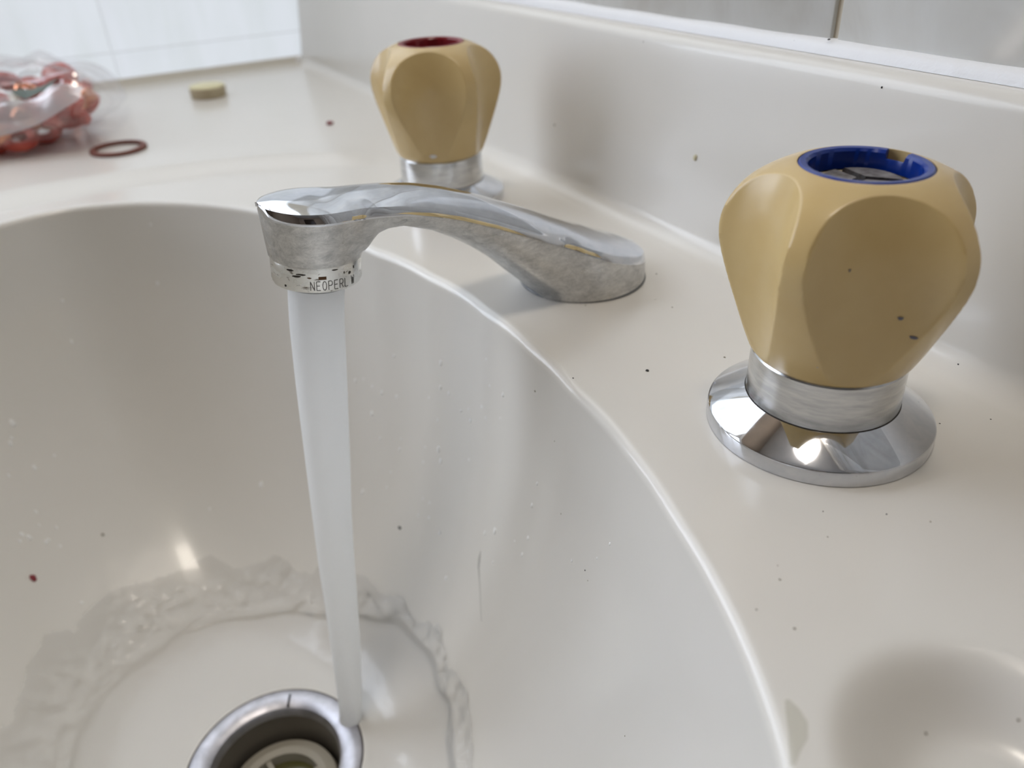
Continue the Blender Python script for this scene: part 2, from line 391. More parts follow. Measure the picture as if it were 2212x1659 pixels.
vn /= np.maximum(np.linalg.norm(vn, axis=1, keepdims=True), 1e-20)
vanity = thing('washbasin', (DC[0], DC[1], 0), 'glossy off-white moulded washbasin top with oval bowl, soap recess and upstand', 'washbasin')
def part_mesh(name, tg):
    fs = allf[ftag == tg]; used, inv = np.unique(fs, return_inverse=True); fs = inv.reshape(fs.shape)
    me = bpy.data.meshes.new(name); me.from_pydata((V[used]-np.array([DC[0], DC[1], 0])).tolist(), [], fs.tolist())
    me.materials.append(M_BASIN); me.polygons.foreach_set('use_smooth', np.ones(len(fs), dtype=bool))
    me.normals_split_custom_set_from_vertices(vn[used].tolist()); me.update()
    return link(name, me, vanity)
for nm, tg in (('bowl', 0), ('deck', 1), ('soap_recess', 2), ('upstand', 3), ('front_apron', 4)): part_mesh(nm, tg)
BV = BVHTree.FromPolygons(V.tolist(), allf.tolist())
def hit(px, py):
    """where the sight line through a photograph pixel meets the washbasin"""
    d = (CF+CR*((px-1106)/F_PX)-CU*((py-829.5)/F_PX)).normalized()
    loc, nrm, i, dist = BV.ray_cast(CPOS, d)
    if loc is None: return None
    if nrm.dot(d) > 0: nrm = -nrm
    return loc, nrm, (loc-CPOS).dot(CF)
# silicone beads
def bead(name, path_fn, m, n=220, k=7):
    v, f = [], []
    for i in range(n):
        sec = path_fn(i/(n-1), i)
        v += sec
    kk = len(sec)
    for i in range(n-1):
        for j in range(kk-1): f.append((i*kk+j, i*kk+j+1, (i+1)*kk+j+1, (i+1)*kk+j))
    return obj(name, v, f, m, None, True, 60)
def back_sec(s, i):
    x = XW+(.35-XW)*s; wv = .0006*noise.noise(Vector((x*35, 1, 0))); wz = .0007*noise.noise(Vector((x*28, 9, 3)))
    y0, z0, y1_, z1_ = .1952+wv, z3+.0002, YB-.0002, .0702+wz
    return [(x, y0+(y1_-y0)*(j/6)-.0010*math.sin(PI*j/6)*.5, z0+(z1_-z0)*(j/6)+.0008*math.sin(PI*j/6)) for j in range(7)]+[(x, YB+.003, z1_+.0001), (x, YB+.003, z0)]
structure(bead('trim_1', back_sec, M_SEAL))
def left_sec(s, i):
    y = -.32+(.183+.32)*s; wv = .0005*noise.noise(Vector((3, y*40, 0))); zb_ = float(deck_z(np.array([XW+.006]), np.array([y]))[0])
    return [(XW+.0062-(.006)*(j/6)+wv-.0006*math.sin(PI*j/6), y, zb_+.0001+.0046*(j/6)) for j in range(7)]
structure(bead('trim_2', left_sec, M_SEALB))
# blob of shiny silicone in the corner
bm = bmesh.new(); bmesh.ops.create_icosphere(bm, subdivisions=3, radius=.0032)
for v_ in bm.verts: v_.co.x *= .8; v_.co.z *= 1.2
me = bpy.data.meshes.new('sealant_blob'); bm.to_mesh(me); bm.free(); me.materials.append(M_SEAL)
for p_ in me.polygons: p_.use_smooth = True
tag(link('sealant_blob', me, None, (XW+.003, .181, .0042)), 'small shiny white blob of sealant in the far corner of the deck', 'sealant')

# ------------------------------------------------------------------ taps
TAP_Z = .0610
RIDGE = {}
def handle_mesh(name, phase, m):
    B = [(.0150, .0196), (.0166, .0192), (.0174, .0198), (.0181, .0215), (.0196, .0250), (.0213, .0292), (.0231, .0335), (.0248, .0378), (.0260, .0412), (.0267, .0440),
         (.0269, .0462), (.0267, .0485), (.0261, .0508), (.0250, .0530), (.0234, .0552), (.0213, .0572), (.0188, .0588), (.0163, .0600), (.0142, .0608), (.0133, .0611), (.0128, .0611)]
    B = np.array(B); s = np.concatenate([[0], np.cumsum(np.hypot(*(np.diff(B, axis=0).T)))])
    ss = np.linspace(0, s[-1], 170); R = np.interp(ss, s, B[:, 0]); Z = np.interp(ss, s, B[:, 1])
    for _ in range(5):
        R[2:-2] = (R[:-4]+R[1:-3]+R[2:-2]+R[3:-1]+R[4:])[:]/5; Z[2:-2] = (Z[:-4]+Z[1:-3]+Z[2:-2]+Z[3:-1]+Z[4:])/5
    n = 400; a = np.linspace(0, 2*PI, n, endpoint=False)
    d = ((a-phase+PI/5) % (2*PI/5))-PI/5                               # angle from the nearest flute centre
    verts = []
    for r, z in zip(R, Z):
        tz = (z-.020)/.041
        ins = .0188-(3.6 if z < .042 else 9.0)*(z-.042)**2   # flute floor distance from the axis
        rho = .024; Dc = ins+rho
        val = rho**2-(Dc*np.sin(d))**2
        ff = np.where(val > 0, Dc*np.cos(d)-np.sqrt(np.maximum(val, 0)), 1.0)
        k = .00035                                                      # soft edge
        h = np.clip(.5+.5*(ff-r)/k/2, 0, 1); rr_ = ff*(1-h)+r*h-k*h*(1-h)
        rr_ = np.where(z > .0606, r, np.minimum(rr_, r))
        verts.append(np.c_[rr_*np.cos(a), rr_*np.sin(a), np.full(n, z)])
    nrow = len(R)
    verts.append(np.c_[.0126*np.cos(a), .0126*np.sin(a), np.full(n, .0570)]); verts.append(np.c_[.0100*np.cos(a), .0100*np.sin(a), np.full(n, .0566)])
    verts.append(np.c_[.0095*np.cos(a), .0095*np.sin(a), np.full(n, .0530)])
    verts.append(np.c_[.001*np.cos(a), .001*np.sin(a), np.full(n, .0530)])
    v = np.concatenate(verts); nrow += 4
    f, fm = [], []
    for k in range(nrow-1):
        for i in range(n):
            j = (i+1) % n; f.append((k*n+i, k*n+j, (k+1)*n+j, (k+1)*n+i)); fm.append(1 if k >= nrow-4 else 0)
    return mesh_from(name, v.tolist(), f, [m, M_DIRTCREAM], fm, True, 50)
def insert_ring(name, m, parent, notch=None):
    """coloured ring with a flat lip and a deep inner skirt; a notch leaves part of the lip broken away"""
    lip = [(.0127, .0584), (.0127, .0609), (.0123, .0613), (.0112, .0612), (.0107, .0606), (.0106, .0570), (.0112, .0568)]
    low = [(.0109, .0584), (.0109, .0590), (.01085, .0596), (.0108, .0596), (.0107, .0594), (.0106, .0570), (.0112, .0568)]
    n = 180; v, f = [], []
    for i in range(n):
        a = 2*PI*i/n
        p = low if (notch and abs((a-notch[0]+PI) % (2*PI)-PI) < notch[1]) else lip
        jit = .0002*noise.noise(Vector((math.cos(a)*6, math.sin(a)*6, 2)))
        v += [((r+jit*(k == 3))*math.cos(a), (r+jit*(k == 3))*math.sin(a), z) for k, (r, z) in enumerate(p)]
    kk = len(lip)
    for i in range(n):
        j = (i+1) % n
        for k in range(kk-1): f.append((i*kk+k, i*kk+k+1, j*kk+k+1, j*kk+k))
    return obj(name, v, f, m, parent, True, 35)
def patch(name, parent, m, surf, size, seed, n=9):
    """thin irregular scuff following a surface function surf(u, v)"""
    v = [surf(0, 0)]; f = []
    for i in range(n):
        a = 2*PI*i/n; q = .75+.5*noise.noise(Vector((math.cos(a)*2, math.sin(a)*2, seed))); v.append(surf(size[0]*q*math.cos(a), size[1]*q*math.sin(a)))
    for i in range(n): f.append((0, i+1, (i+1) % n+1))
    return obj(name, v, f, m, parent, True, 0)
def make_tap(name, xy, phase, ring_mat, label, notch=None):
    t = thing(name, (xy[0], xy[1], 0), label, 'tap', None)
    lathe('flange', [(.0150, -.0004), (.0247, -.0004), (.0252, .0002), (.0253, .0034), (.0251, .0039), (.0246, .0043), (.0176, .0080), (.0170, .0083), (.0160, .0083)], M_CHROME, t, 128, angle=25)
    lathe('flange_joint', [(.0169, .0080), (.01715, .0083), (.0169, .0084)], M_BLACKDIRT, t, 96)
    lathe('neck', [(.0160, .0070), (.0169, .0080), (.0170, .0086), (.0168, .0190), (.0160, .0200)], M_BRUSH, t, 128)
    h = link('handle', handle_mesh('handle', phase, M_CREAM), t)
    rg = insert_ring('index_ring', ring_mat, t, notch)
    sc = link('retaining_screw', None, t); sc.location = (0, 0, 0)
    # screw head in three worn lands with open slots between them
    for k, (a0, a1) in enumerate(((3.05, 4.75), (4.95, 6.9), (.85, 2.75))):
        v, f = [], []; n = 12
        for zz, r1 in ((.0535, .0080), (.0577, .0080), (.0582, .0074)):
            v.append((.0012*math.cos((a0+a1)/2), .0012*math.sin((a0+a1)/2), zz+(.0002 if zz > .0579 else 0)))
            for i in range(n+1):
                a = a0+(a1-a0)*i/n; v.append((r1*math.cos(a), r1*math.sin(a), zz))
        m_ = n+2
        for i in range(1, n+1):
            f.append((2*m_, 2*m_+i, 2*m_+i+1))
            for l in (0, 1): f.append((l*m_+i, l*m_+i+1, (l+1)*m_+i+1, (l+1)*m_+i))
        for l in (0, 1):
            f.append((l*m_, l*m_+1, (l+1)*m_+1, (l+1)*m_)); f.append((l*m_+n+1, l*m_, (l+1)*m_, (l+1)*m_+n+1))
        obj('screw_land', v, f, M_SCREW, sc, True, 30)
    lathe('screw_well', [(.0092, .0534), (.001, .0534)], M_DARK, sc, 32)
    return t, h
BLUE_XY, RED_XY = (-.10025, .1372), (-.29908, .1372)
def az(dx, dy): return math.atan2(dy, dx)
view_b = math.atan2(0-BLUE_XY[1], 0-BLUE_XY[0]); view_r = math.atan2(0-RED_XY[1], 0-RED_XY[0])
# flute centre, measured from the direction that faces the viewer (anticlockwise from above = to the right)
blue, bh = make_tap('cold_tap', BLUE_XY, view_b+math.radians(17), M_BLUE, 'cream tap with a blue ring on top and polished chrome base, nearest the soap recess', notch=(view_b+math.radians(180-30), .19))
red, rh = make_tap('hot_tap', RED_XY, view_r+math.radians(-6), M_RED, 'cream tap with a dark red ring on top, standing behind the curved chrome spout')

# ------------------------------------------------------------------ spout
SX = -.1997
spout = thing('spout', (SX, .139, 0), 'curved chrome basin spout with worn sides, pouring water into the bowl', 'spout')
def tab(pts):
    a = np.array(pts); return lambda y: np.interp(y, a[:, 0], a[:, 1])
zc_f = tab([(.0385, .0455), (.0425, .0449), (.0459, .0444), (.0525, .0437), (.06, .0429), (.0675, .0420), (.0753, .0407), (.083, .0387), (.0907, .0360), (.101, .0315), (.1115, .0264), (.125, .0198), (.1372, .0142), (.150, .0098), (.1595, .0075)])
zb_f = tab([(.038, .0312), (.0640, .0281), (.0655, .0300), (.0675, .0325), (.0705, .0336), (.0753, .0334), (.084, .0300), (.091, .0258), (.098, .0208), (.104, .0158), (.109, .0108), (.113, .0068), (.1165, .0034), (.1200, -.0003), (.17, -.0003)])
wn_f = tab([(.04, 0), (.052, .006), (.060, .0115), (.070, .0122), (.085, .0125), (.100, .0132), (.115, .0145), (.128, .0150), (.139, .008), (.150, 0), (.17, 0)])
cr_f = tab([(.038, .0004), (.045, .0014), (.055, .0012), (.07, .0022), (.085, .0034), (.10, .0042), (.12, .0045), (.14, .0036), (.155, .0015), (.1595, .0002)])
wl_f = lambda y: np.clip((y-.05)/.01, 0, 1)
YN0, YN1 = .0398, .1592
nst = 150; q = np.linspace(0, 1, nst)
ysn = YN0+(YN1-YN0)*(.5-.5*np.cos(PI*q))*.45+(YN1-YN0)*q*.55
NT_, NS_, NB_ = 10, 22, 5
def smooth_tab(f, y, h=.0018): return sum(f(y+h*k/3)*wt for k, wt in zip(range(-3, 4), (.06, .12, .2, .24, .2, .12, .06)))
verts, tagrow = [], []
for y in ysn:
    zc = float(smooth_tab(zc_f, y)); zb = float(smooth_tab(zb_f, y, .0008)); cr = float(smooth_tab(cr_f, y))
    def width(z, tt):
        yc = .0527+.11*(z-.0295); R = .0122+.0019*np.clip((z-.0295)/.015, 0, 1)
        a = math.sqrt(max(R*R-(y-yc)**2, 0))
        b = float(wn_f(y))*max(1-tt**4.0, 0)**(1/2.0)
        c = math.sqrt(max(.0205**2-(y-.1388)**2, 0))*(1-.04*max(z, 0)/.02)
        return (a**9+b**9+c**9)**(1/9)
    if y < .0527:       # front of the nose: the cone leaves the station open below a certain height
        lo = zb
        for z in np.linspace(zc, zb, 60):
            yc = .0527+.11*(z-.0295); R = .0122+.0019*np.clip((z-.0295)/.015, 0, 1)
            if abs(y-yc) > R: lo = z; break
        zb = max(zb, min(lo, zc-.0004))
    bevz = min(.0022, (zc-zb)*.3)
    zs_ = [zc-bevz-(zc-bevz-zb)*(k/NS_) for k in range(NS_+1)]
    ws = [width(z, (zc-z)/max(zc-zb, 1e-6)) for z in zs_]
    wtop = max(ws[0]-.0010*min(1, ws[0]/.006), ws[0]*.6)
    half = []
    for j in range(NT_): half.append((wtop*j/NT_, zc+cr*(1-(j/NT_)**2)))
    half.append((wtop, zc)); half.append((wtop+(ws[0]-wtop)*.55, zc-bevz*.35))
    half += list(zip(ws, zs_))
    for k in range(1, NB_+1): half.append((ws[-1]*(1-k/NB_), zb))
    loop = half+[(-x, z) for x, z in reversed(half[1:-1])]
    verts += [(x, y-.139, z) for x, z in loop]
L = len(loop); f, fm = [], []
nh = len(half)
for i in range(nst-1):
    for j in range(L):
        k = (j+1) % L; f.append((i*L+j, i*L+k, (i+1)*L+k, (i+1)*L+j))
        jj = j if j < nh-1 else L-1-j
        ymid = ysn[i]
        pol = jj < NT_ or jj <= NT_+1 or (jj == NT_+2 and ymid < .085)
        fm.append(0 if pol else 1)
f.append(tuple(range(L-1, -1, -1))); fm.append(1); f.append(tuple((nst-1)*L+j for j in range(L))); fm.append(1)
obj('spout_body', verts, f, [M_CHROME, M_DULL], spout, True, 24, fmats=fm)
lathe('base_gasket', [(.0, -.0002), (.0203, -.0002), (.0207, .0004), (.0203, .0011), (.0190, .0012)], M_RUBBER, spout, 80, loc=(0, 0, 0))
# verdigris spot and a drop at the foot
for (a, z, s1, s2, m_, sd) in ((-2.20, .0022, .0016, .0011, M_VERD, 4), (-2.08, .0014, .0010, .0006, M_VERD, 6)):
    patch('verdigris_spot', spout, m_, lambda u, v, a=a, z=z: (.0207*math.cos(a+u/.0207), .0207*math.sin(a+u/.0207), z+v), (s1, s2), sd)
# aerator collar, tilted with the nose
TILT = math.radians(-6.5)
nz = link('aerator', None, spout); nz.location = (0, .0527-.139, .0300); nz.rotation_euler = (TILT, 0, 0)
RCOL = .0119
lathe('groove', [(.0108, .0010), (.0113, .0005), (.0113, -.0006), (.0108, -.0010)], M_BLACKDIRT, nz, 96)
lathe('collar', [(.0100, -.0003), (.0115, -.0004), (.01185, -.0007), (RCOL, -.0012), (RCOL, -.0066), (.01165, -.0073), (.0110, -.0077), (.0096, -.0078), (.0092, -.0074)], M_COLLAR, nz, 128)
lathe('outlet_ring', [(.0098, -.0074), (.0095, -.0084), (.0088, -.0088), (.0080, -.0088), (.0078, -.0080), (.001, -.0079)], M_RUBBER, nz, 96)
acam = math.atan2(0-.0527, 0-SX)                                        # towards the viewer
def col_pt(a, z, off=.00006): return ((RCOL+off)*math.cos(a), (RCOL+off)*math.sin(a), z)
def stroke(v, f, pts, wd=.00009):
    for (x0, y0), (x1, y1) in zip(pts, pts[1:]):
        n = max(1, int(math.hypot(x1-x0, y1-y0)/.0006)); L_ = math.hypot(x1-x0, y1-y0); nx, ny = -(y1-y0)/L_*wd, (x1-x0)/L_*wd
        for k in range(n):
            q = []
            for tt in (k/n, (k+1)/n):
                for sg in (-1, 1): q.append((x0+(x1-x0)*tt+sg*nx, y0+(y1-y0)*tt+sg*ny))
            b = len(v); v += q; f.append((b, b+2, b+3, b+1))
LET = {'N': [[(0, 0), (0, 1), (1, 0), (1, 1)]], 'E': [[(1, 0), (0, 0), (0, 1), (1, 1)], [(0, .52), (.85, .52)]], 'P': [[(0, 0), (0, 1), (.7, 1), (1, .86), (1, .62), (.7, .48), (0, .48)]],
       'O': [[(.5+.5*math.cos(k*PI/8), .5+.5*math.sin(k*PI/8)) for k in range(17)]], 'R': [[(0, 0), (0, 1), (.7, 1), (1, .86), (1, .62), (.7, .48), (0, .48)], [(.5, .48), (1, 0)]],
       'L': [[(0, 1), (0, 0), (1, 0)]], 'W': [[(0, 1), (.22, 0), (.5, .8), (.78, 0), (1, 1)]]}
v2, f2_ = [], []; lx, lh, lw_, gap = 0.0, .0024, .00098, .00056
for ch in 'NEOPERL W':
    if ch != ' ':
        for pl in LET[ch]: stroke(v2, f2_, [(lx+a*lw_, b*lh) for a, b in pl])
    lx += (lw_+gap) if ch != ' ' else .0008
A0 = acam+math.radians(-11)
obj('engraved_lettering', [col_pt(A0+x/RCOL, -.0072+.0006+y) for x, y in v2], f2_, M_INK, nz, False)
def col_patch(name, da, z, su, sv, m_, seed, n=10):
    a = acam+math.radians(da); patch(name, nz, m_, lambda u, v: col_pt(a+u/RCOL, z+v, .00004), (su, sv), seed, n)
def col_rect(name, da, z, su, sv, m_):
    a = acam+math.radians(da); v = [col_pt(a+u*su/RCOL, z+w_*sv, .00005) for w_ in (-1, 1) for u in (-1, -.33, .33, 1)]
    obj(name, v, [(0, 1, 5, 4), (1, 2, 6, 5), (2, 3, 7, 6)], m_, nz, False)
col_rect('rust_slot', 4, -.0033, .0010, .00042, M_RUST)
for da, z, su, sv, m_, sd in ((-28, -.0030, .0016, .0004, M_BLACKDIRT, 1), (-22, -.0024, .0018, .0003, M_BLACKDIRT, 2), (-36, -.0016, .0014, .00035, M_BLACKDIRT, 3), (-12, -.0032, .0008, .0003, M_RUST, 4),
                              (42, -.0032, .0006, .0006, M_BLACKDIRT, 5), (33, -.0026, .00025, .0005, M_BLACKDIRT, 6), (50, -.0020, .0003, .0006, M_BLACKDIRT, 7), (20, -.0014, .0012, .00022, M_BLACKDIRT, 8), (-45, -.0062, .0004, .0005, M_BLACKDIRT, 9)):
    col_patch('scale_mark', da, z, su, sv, m_, sd)

# ------------------------------------------------------------------ running water
JET = [(.0516, .0222, .0078), (.0506, .0172, .0076), (.0494, .0090, .00745), (.0479, -.0056, .0073), (.0463, -.0211, .0070), (.0447, -.0377, .0067), (.0429, -.0554, .0062), (.0413, -.0746, .0059), (.0397, -.0954, .0055), (.0378, -.1178, .0050), (.0356, -.1415, .0045), (.0343, -.1520, .0042), (.0338, -.1548, .0043)]
ja = np.array(JET); tt = np.linspace(0, len(JET)-1, 90)
n = 40; v, f = [], []
for i, s in enumerate(tt):
    y, z, r = (float(np.interp(s, range(len(JET)), ja[:, k])) for k in range(3))
    for k in range(n):
        a = 2*PI*k/n
        rr_ = r*(1+.035*noise.noise(Vector((math.cos(a)*1.4, math.sin(a)*1.4, z*22)))+.012*noise.noise(Vector((math.cos(a)*6, math.sin(a)*6, z*30))))
        v.append((rr_*math.cos(a), y-.0516+rr_*math.sin(a), z))
for i in range(len(tt)-1):
    for k in range(n): f.append((i*n+k, i*n+(k+1) % n, (i+1)*n+(k+1) % n, (i+1)*n+k))
f.append(tuple(range(n)))
tag(obj('water_jet', v, f, M_JET, None, True, 0, loc=(SX, .0516, 0)), 'white aerated stream of water falling from the spout to the drain', 'water')
# shallow sheet of water on the bowl floor: a smooth inner zone and a rippled ring beyond the jump
LAND = np.array([SX, .033])
_ja = np.radians([-185, -167, -157, -149, -135, -125, -95, -60, -20, 10, 26, 34, 54, 68, 98, 120, 143, 175]); _jr = np.array([.0505, .067, .077, .085, .091, .096, .100, .088, .068, .058, .052, .047, .040, .036, .033, .035, .039, .0505])
_ea = np.radians([-185, -163, -147, -133, -115, -60, 0, 52, 115, 145, 175]); _er = np.array([.024, .032, .032, .030, .022, .020, .010, .0060, .0045, .010, .024])
NU = 150
uu = np.linspace(0, .62, NU)
fg = np.empty((NU, N, 3))
for k, u in enumerate(uu):
    r = RD+.0006+(rr-RD-.0006)*u; un = 1-(r-RD)/(rr-RD)
    fg[k, :, 0] = DC[0]+r*ct; fg[k, :, 1] = DC[1]+r*st; fg[k, :, 2] = -FIL-(-DZ-FIL)*bowl_f(np.clip(un, 0, 1))
du = np.gradient(fg, axis=0); dv = (np.roll(fg, -1, 1)-np.roll(fg, 1, 1))
nn = np.cross(du, dv); nn /= np.linalg.norm(nn, axis=2, keepdims=True); nn *= np.sign(nn[..., 2:3])
dd = np.hypot(fg[..., 0]-LAND[0], fg[..., 1]-LAND[1]); aa = np.arctan2(fg[..., 1]-LAND[1], fg[..., 0]-LAND[0])
aa = np.where(aa > math.radians(175), aa-2*PI, aa)
J = np.interp(aa, _ja, _jr); E_ = np.interp(aa, _ea, _er)
NZ1 = np.zeros((NU, N)); NZ2 = np.zeros((NU, N))
near = dd < J+E_*1.3+.004
for a_, b_ in zip(*np.nonzero(near)):
    p = fg[a_, b_]; q_ = Vector((p[0]*150, p[1]*150, p[2]*150)); NZ1[a_, b_] = noise.noise(q_)+.55*noise.noise(q_*2.1+Vector((3, 1, 7))); NZ2[a_, b_] = noise.noise(q_*.5+Vector((9, 2, 1)))
Jw = J+.0022*NZ2+.0010*NZ1
t_ = smoothstep(-.0022, .0022, dd-Jw); fall = 1-smoothstep(.15, 1.0, (dd-Jw)/E_)
edge_ = 1-smoothstep(.45, 1.0, (dd-Jw-.15*E_*NZ2)/E_)
hh = .0006+t_*(.0014*fall+.00125*NZ1*edge_*(.5+.5*fall))+.00008*NZ1*(1-t_)
hh = np.maximum(hh, .00035)
P_ = fg+nn*hh[..., None]; ok = edge_ > .03
v, f = P_.reshape(-1, 3), []
okf = ok[:-1] & ok[1:] & np.roll(ok, -1, 1)[:-1] & np.roll(ok, -1, 1)[1:]
for a_, b_ in zip(*np.nonzero(okf)):
    b2 = (b_+1) % N; f.append((a_*N+b_, (a_+1)*N+b_, (a_+1)*N+b2, a_*N+b2))
used = np.unique(np.array(f)); mp = np.full(len(v), -1); mp[used] = np.arange(len(used))
tag(obj('water_sheet', v[used].tolist(), mp[np.array(f)].tolist(), M_FILM, None, True, 0), 'shallow rippled sheet of clear water around the drain on the bowl floor', 'water', kind='stuff')

# ------------------------------------------------------------------ drain
dr = thing('drain', (DC[0], DC[1], DZ), 'round worn metal drain with a pale cross strainer at the bottom of the bowl', 'drain')
lathe('waste_flange', [(.0318, -.004), (.0317, -.0004), (.0309, .0006), (.0295, .0009), (.0252, .0005), (.0236, -.0004), (.0228, -.0022), (.0226, -.0040)], M_WASTE, dr, 120)
lathe('bore', [(.0226, -.0040), (.0222, -.0130), (.0216, -.034), (.0001, -.034)], mat('drain_bore', (.13, .115, .095), .3, .3), dr, 96)
M_STR = mat('pale_plastic_strainer', (.40, .37, .30), .5)
lathe('strainer_ring', [(.0212, -.0190), (.0200, -.0150), (.0165, -.0140), (.0142, -.0150), (.0140, -.0200)], M_STR, dr, 80)
for k in range(4):
    a = view_r+.55+k*PI/2; v, f = box_data(.0005, -.0010, -.0185, .0146, .0010, -.0158, .0003)
    o = obj('strainer_spoke', v, f, M_STR, dr, True, 30); o.rotation_euler = (0, 0, a)
lathe('trap_water', [(.0140, -.0196), (.0001, -.0196)], mat('greenish_trap_water', (.10, .095, .035), .1), dr, 48)
v, f = box_data(-.0004, .0236, .0000, .0004, .0290, .0009, .0001)
o = obj('flange_nick', v, f, M_DARK, dr, True, 30); o.rotation_euler = (0, 0, math.radians(62))

# ------------------------------------------------------------------ loose bits on the deck
def deck_at(x, y): return float(deck_z(np.array([x]), np.array([y]))[0])
# brown fibre ring
ro, ri, th_ = .0136, .0107, .0017
pr = [(ri, .0002), (ro, .0), (ro+.0002, .0004), (ro+.0002, th_-.0004), (ro-.0003, th_), (ri+.0003, th_), (ri, th_-.0004), (ri, .0002)]
rp = hit(257, 324)[0]
tag(lathe('sealing_ring', pr, M_RINGRUST, None, 96, loc=rp), 'flat brown-red fibre sealing ring lying beside the plastic bag', 'washer')
cp0 = hit(452, 208)[0]; cx, cy = cp0.x, cp0.y
cp = thing('tap_cap', (cx, cy, deck_at(cx, cy)), 'small round pale yellow plastic cap lying near the far wall', 'cap')
lathe('cap_rim', [(.0092, .0), (.0105, .0), (.0110, .0006), (.0112, .0050), (.0112, .0058), (.0108, .0063)], M_CAPSIDE, cp, 64, cb=True)
lathe('cap_top', [(.0110, .0058), (.0108, .0067), (.0100, .0072), (.0060, .0076), (.0001, .0077)], M_CAPTOP, cp, 64)

# plastic bag of red washers and copper rings
BC = np.array([-.529, -.027]); BROT = math.radians(-14); bzd = deck_at(-.55, -.03)
def bag_pt(u, v, top):
    hx, hy = .056, .070
    e = (1-abs(u)**3.0)*(1-abs(v)**3.0); e = max(e, 0)**.55
    sh = 1-.06*(abs(u*v))**2
    x, y = u*hx*sh, v*hy*sh
    seam = .010+.013*max(0, v)**2*(max(0, u+.3))
    cr_ = noise.noise(Vector((u*2.2, v*2.2, 3+top)))*.0065+abs(noise.noise(Vector((u*5, v*3.2, 9+top))))*.0085
    z = seam+(e*.0245*(1+.25*u*-1)+cr_*min(1, e*2)) if top else seam*(1-e)+e*.0006+max(0, cr_)*.1*e
    x += noise.noise(Vector((u*3, v*3, 7)))*.003; y += noise.noise(Vector((u*3, v*3, 17)))*.003
    c_, s_ = math.cos(BROT), math.sin(BROT)
    return Vector((x*c_-y*s_, x*s_+y*c_, max(z, .0004)))
bag = thing('plastic_bag', (BC[0], BC[1], bzd), 'crumpled clear plastic bag holding red washers, at the left edge', 'bag')
ng = 46; v, f = [], []
for top in (1, 0):
    b0 = len(v)
    for i in range(ng+1):
        for j in range(ng+1): v.append(bag_pt(-1+2*i/ng, -1+2*j/ng, top))
    for i in range(ng):
        for j in range(ng):
            q = (b0+i*(ng+1)+j, b0+(i+1)*(ng+1)+j, b0+(i+1)*(ng+1)+j+1, b0+i*(ng+1)+j+1); f.append(q if top else q[::-1])
obj('bag_film', v, f, M_BAG, bag, True, 30)
v, f = [], []
for i in range(41):                                                         # press-seal strip along the near edge
    s = -1+1.93*i/40; p0 = bag_pt(.84, s, 1); p1 = bag_pt(1.0, s, 1)
    v += [p0+Vector((0, 0, .0006)), (p0*.5+p1*.5)+Vector((.0015, 0, .0016)), p1+Vector((.002, 0, .0012))]
for i in range(40):
    for k in range(2): f.append((i*3+k, i*3+k+1, i*3+k+4, i*3+k+3))
obj('press_seal', v, f, M_ZIP, bag, True, 0)
v, f = [], []
for i in range(9):
    for j in range(5):
        s = .40+.34*i/8; u = .60+.20*(j/4)*math.sin(PI*(.12+.76*i/8)); p = bag_pt(u, s, 1); v.append(p+Vector((.001, 0, .0012)))
for i in range(8):
    for j in range(4): f.append((i*5+j, i*5+j+1, (i+1)*5+j+1, (i+1)*5+j))
obj('printed_patch', v, f, M_GREENPRINT, bag, True, 0)['label'] = 'grey-green printed patch'
# contents
def ring_mesh(name, R, r, flat, m, n=28, k=12):
    v, f = [], []
    for i in range(n):
        a = 2*PI*i/n
        for j in range(k):
            b = 2*PI*j/k; cx_ = math.copysign(abs(math.cos(b))**.6, math.cos(b)); sx_ = math.copysign(abs(math.sin(b))**.6, math.sin(b))
            v.append(((R+r*cx_)*math.cos(a), (R+r*cx_)*math.sin(a), flat*sx_))
    for i in range(n):
        for j in range(k): f.append((i*k+j, ((i+1) % n)*k+j, ((i+1) % n)*k+(j+1) % k, i*k+(j+1) % k))
    return mesh_from(name, v, f, [m], None, True, 60)
W_ME = [ring_mesh('fibre_washer', R, r, h, M_WASHER) for R, r, h in ((.0058, .0027, .0022), (.0048, .0025, .0026), (.0066, .0026, .0020))]
O_ME = [ring_mesh('copper_ring', R, r, h, M_COPPER) for R, r, h in ((.0060, .0012, .0032), (.0048, .0011, .0028))]
spots = []
tries = 0
while len(spots) < 84 and tries < 30000:
    tries += 1
    u, s = rnd.uniform(-.50, .80), rnd.uniform(-.80, .80)
    top = bag_pt(u, s, 1).z; z = rnd.uniform(.0045, max(.0075, top-.0075)); p = bag_pt(u, s, 1); p = Vector((p.x, p.y, z))
    if all((p-q_).length > .0074 for q_ in spots): spots.append(p)
for i, p in enumerate(spots):
    cop = i % 4 == 3
    me = rnd.choice(O_ME if cop else W_ME)
    o = link('copper_ring' if cop else 'fibre_washer', me, None, (BC[0]+p.x, BC[1]+p.y, bzd+p.z), (rnd.uniform(-.8, .8), rnd.uniform(-.8, .8), rnd.uniform(0, 6)))
    if cop: tag(o, 'shiny copper ring among the red washers inside the clear bag', 'ring', 'copper rings in the plastic bag')
    else: tag(o, 'red fibre washer in the heap inside the clear plastic bag', 'washer', 'red washers in the plastic bag')

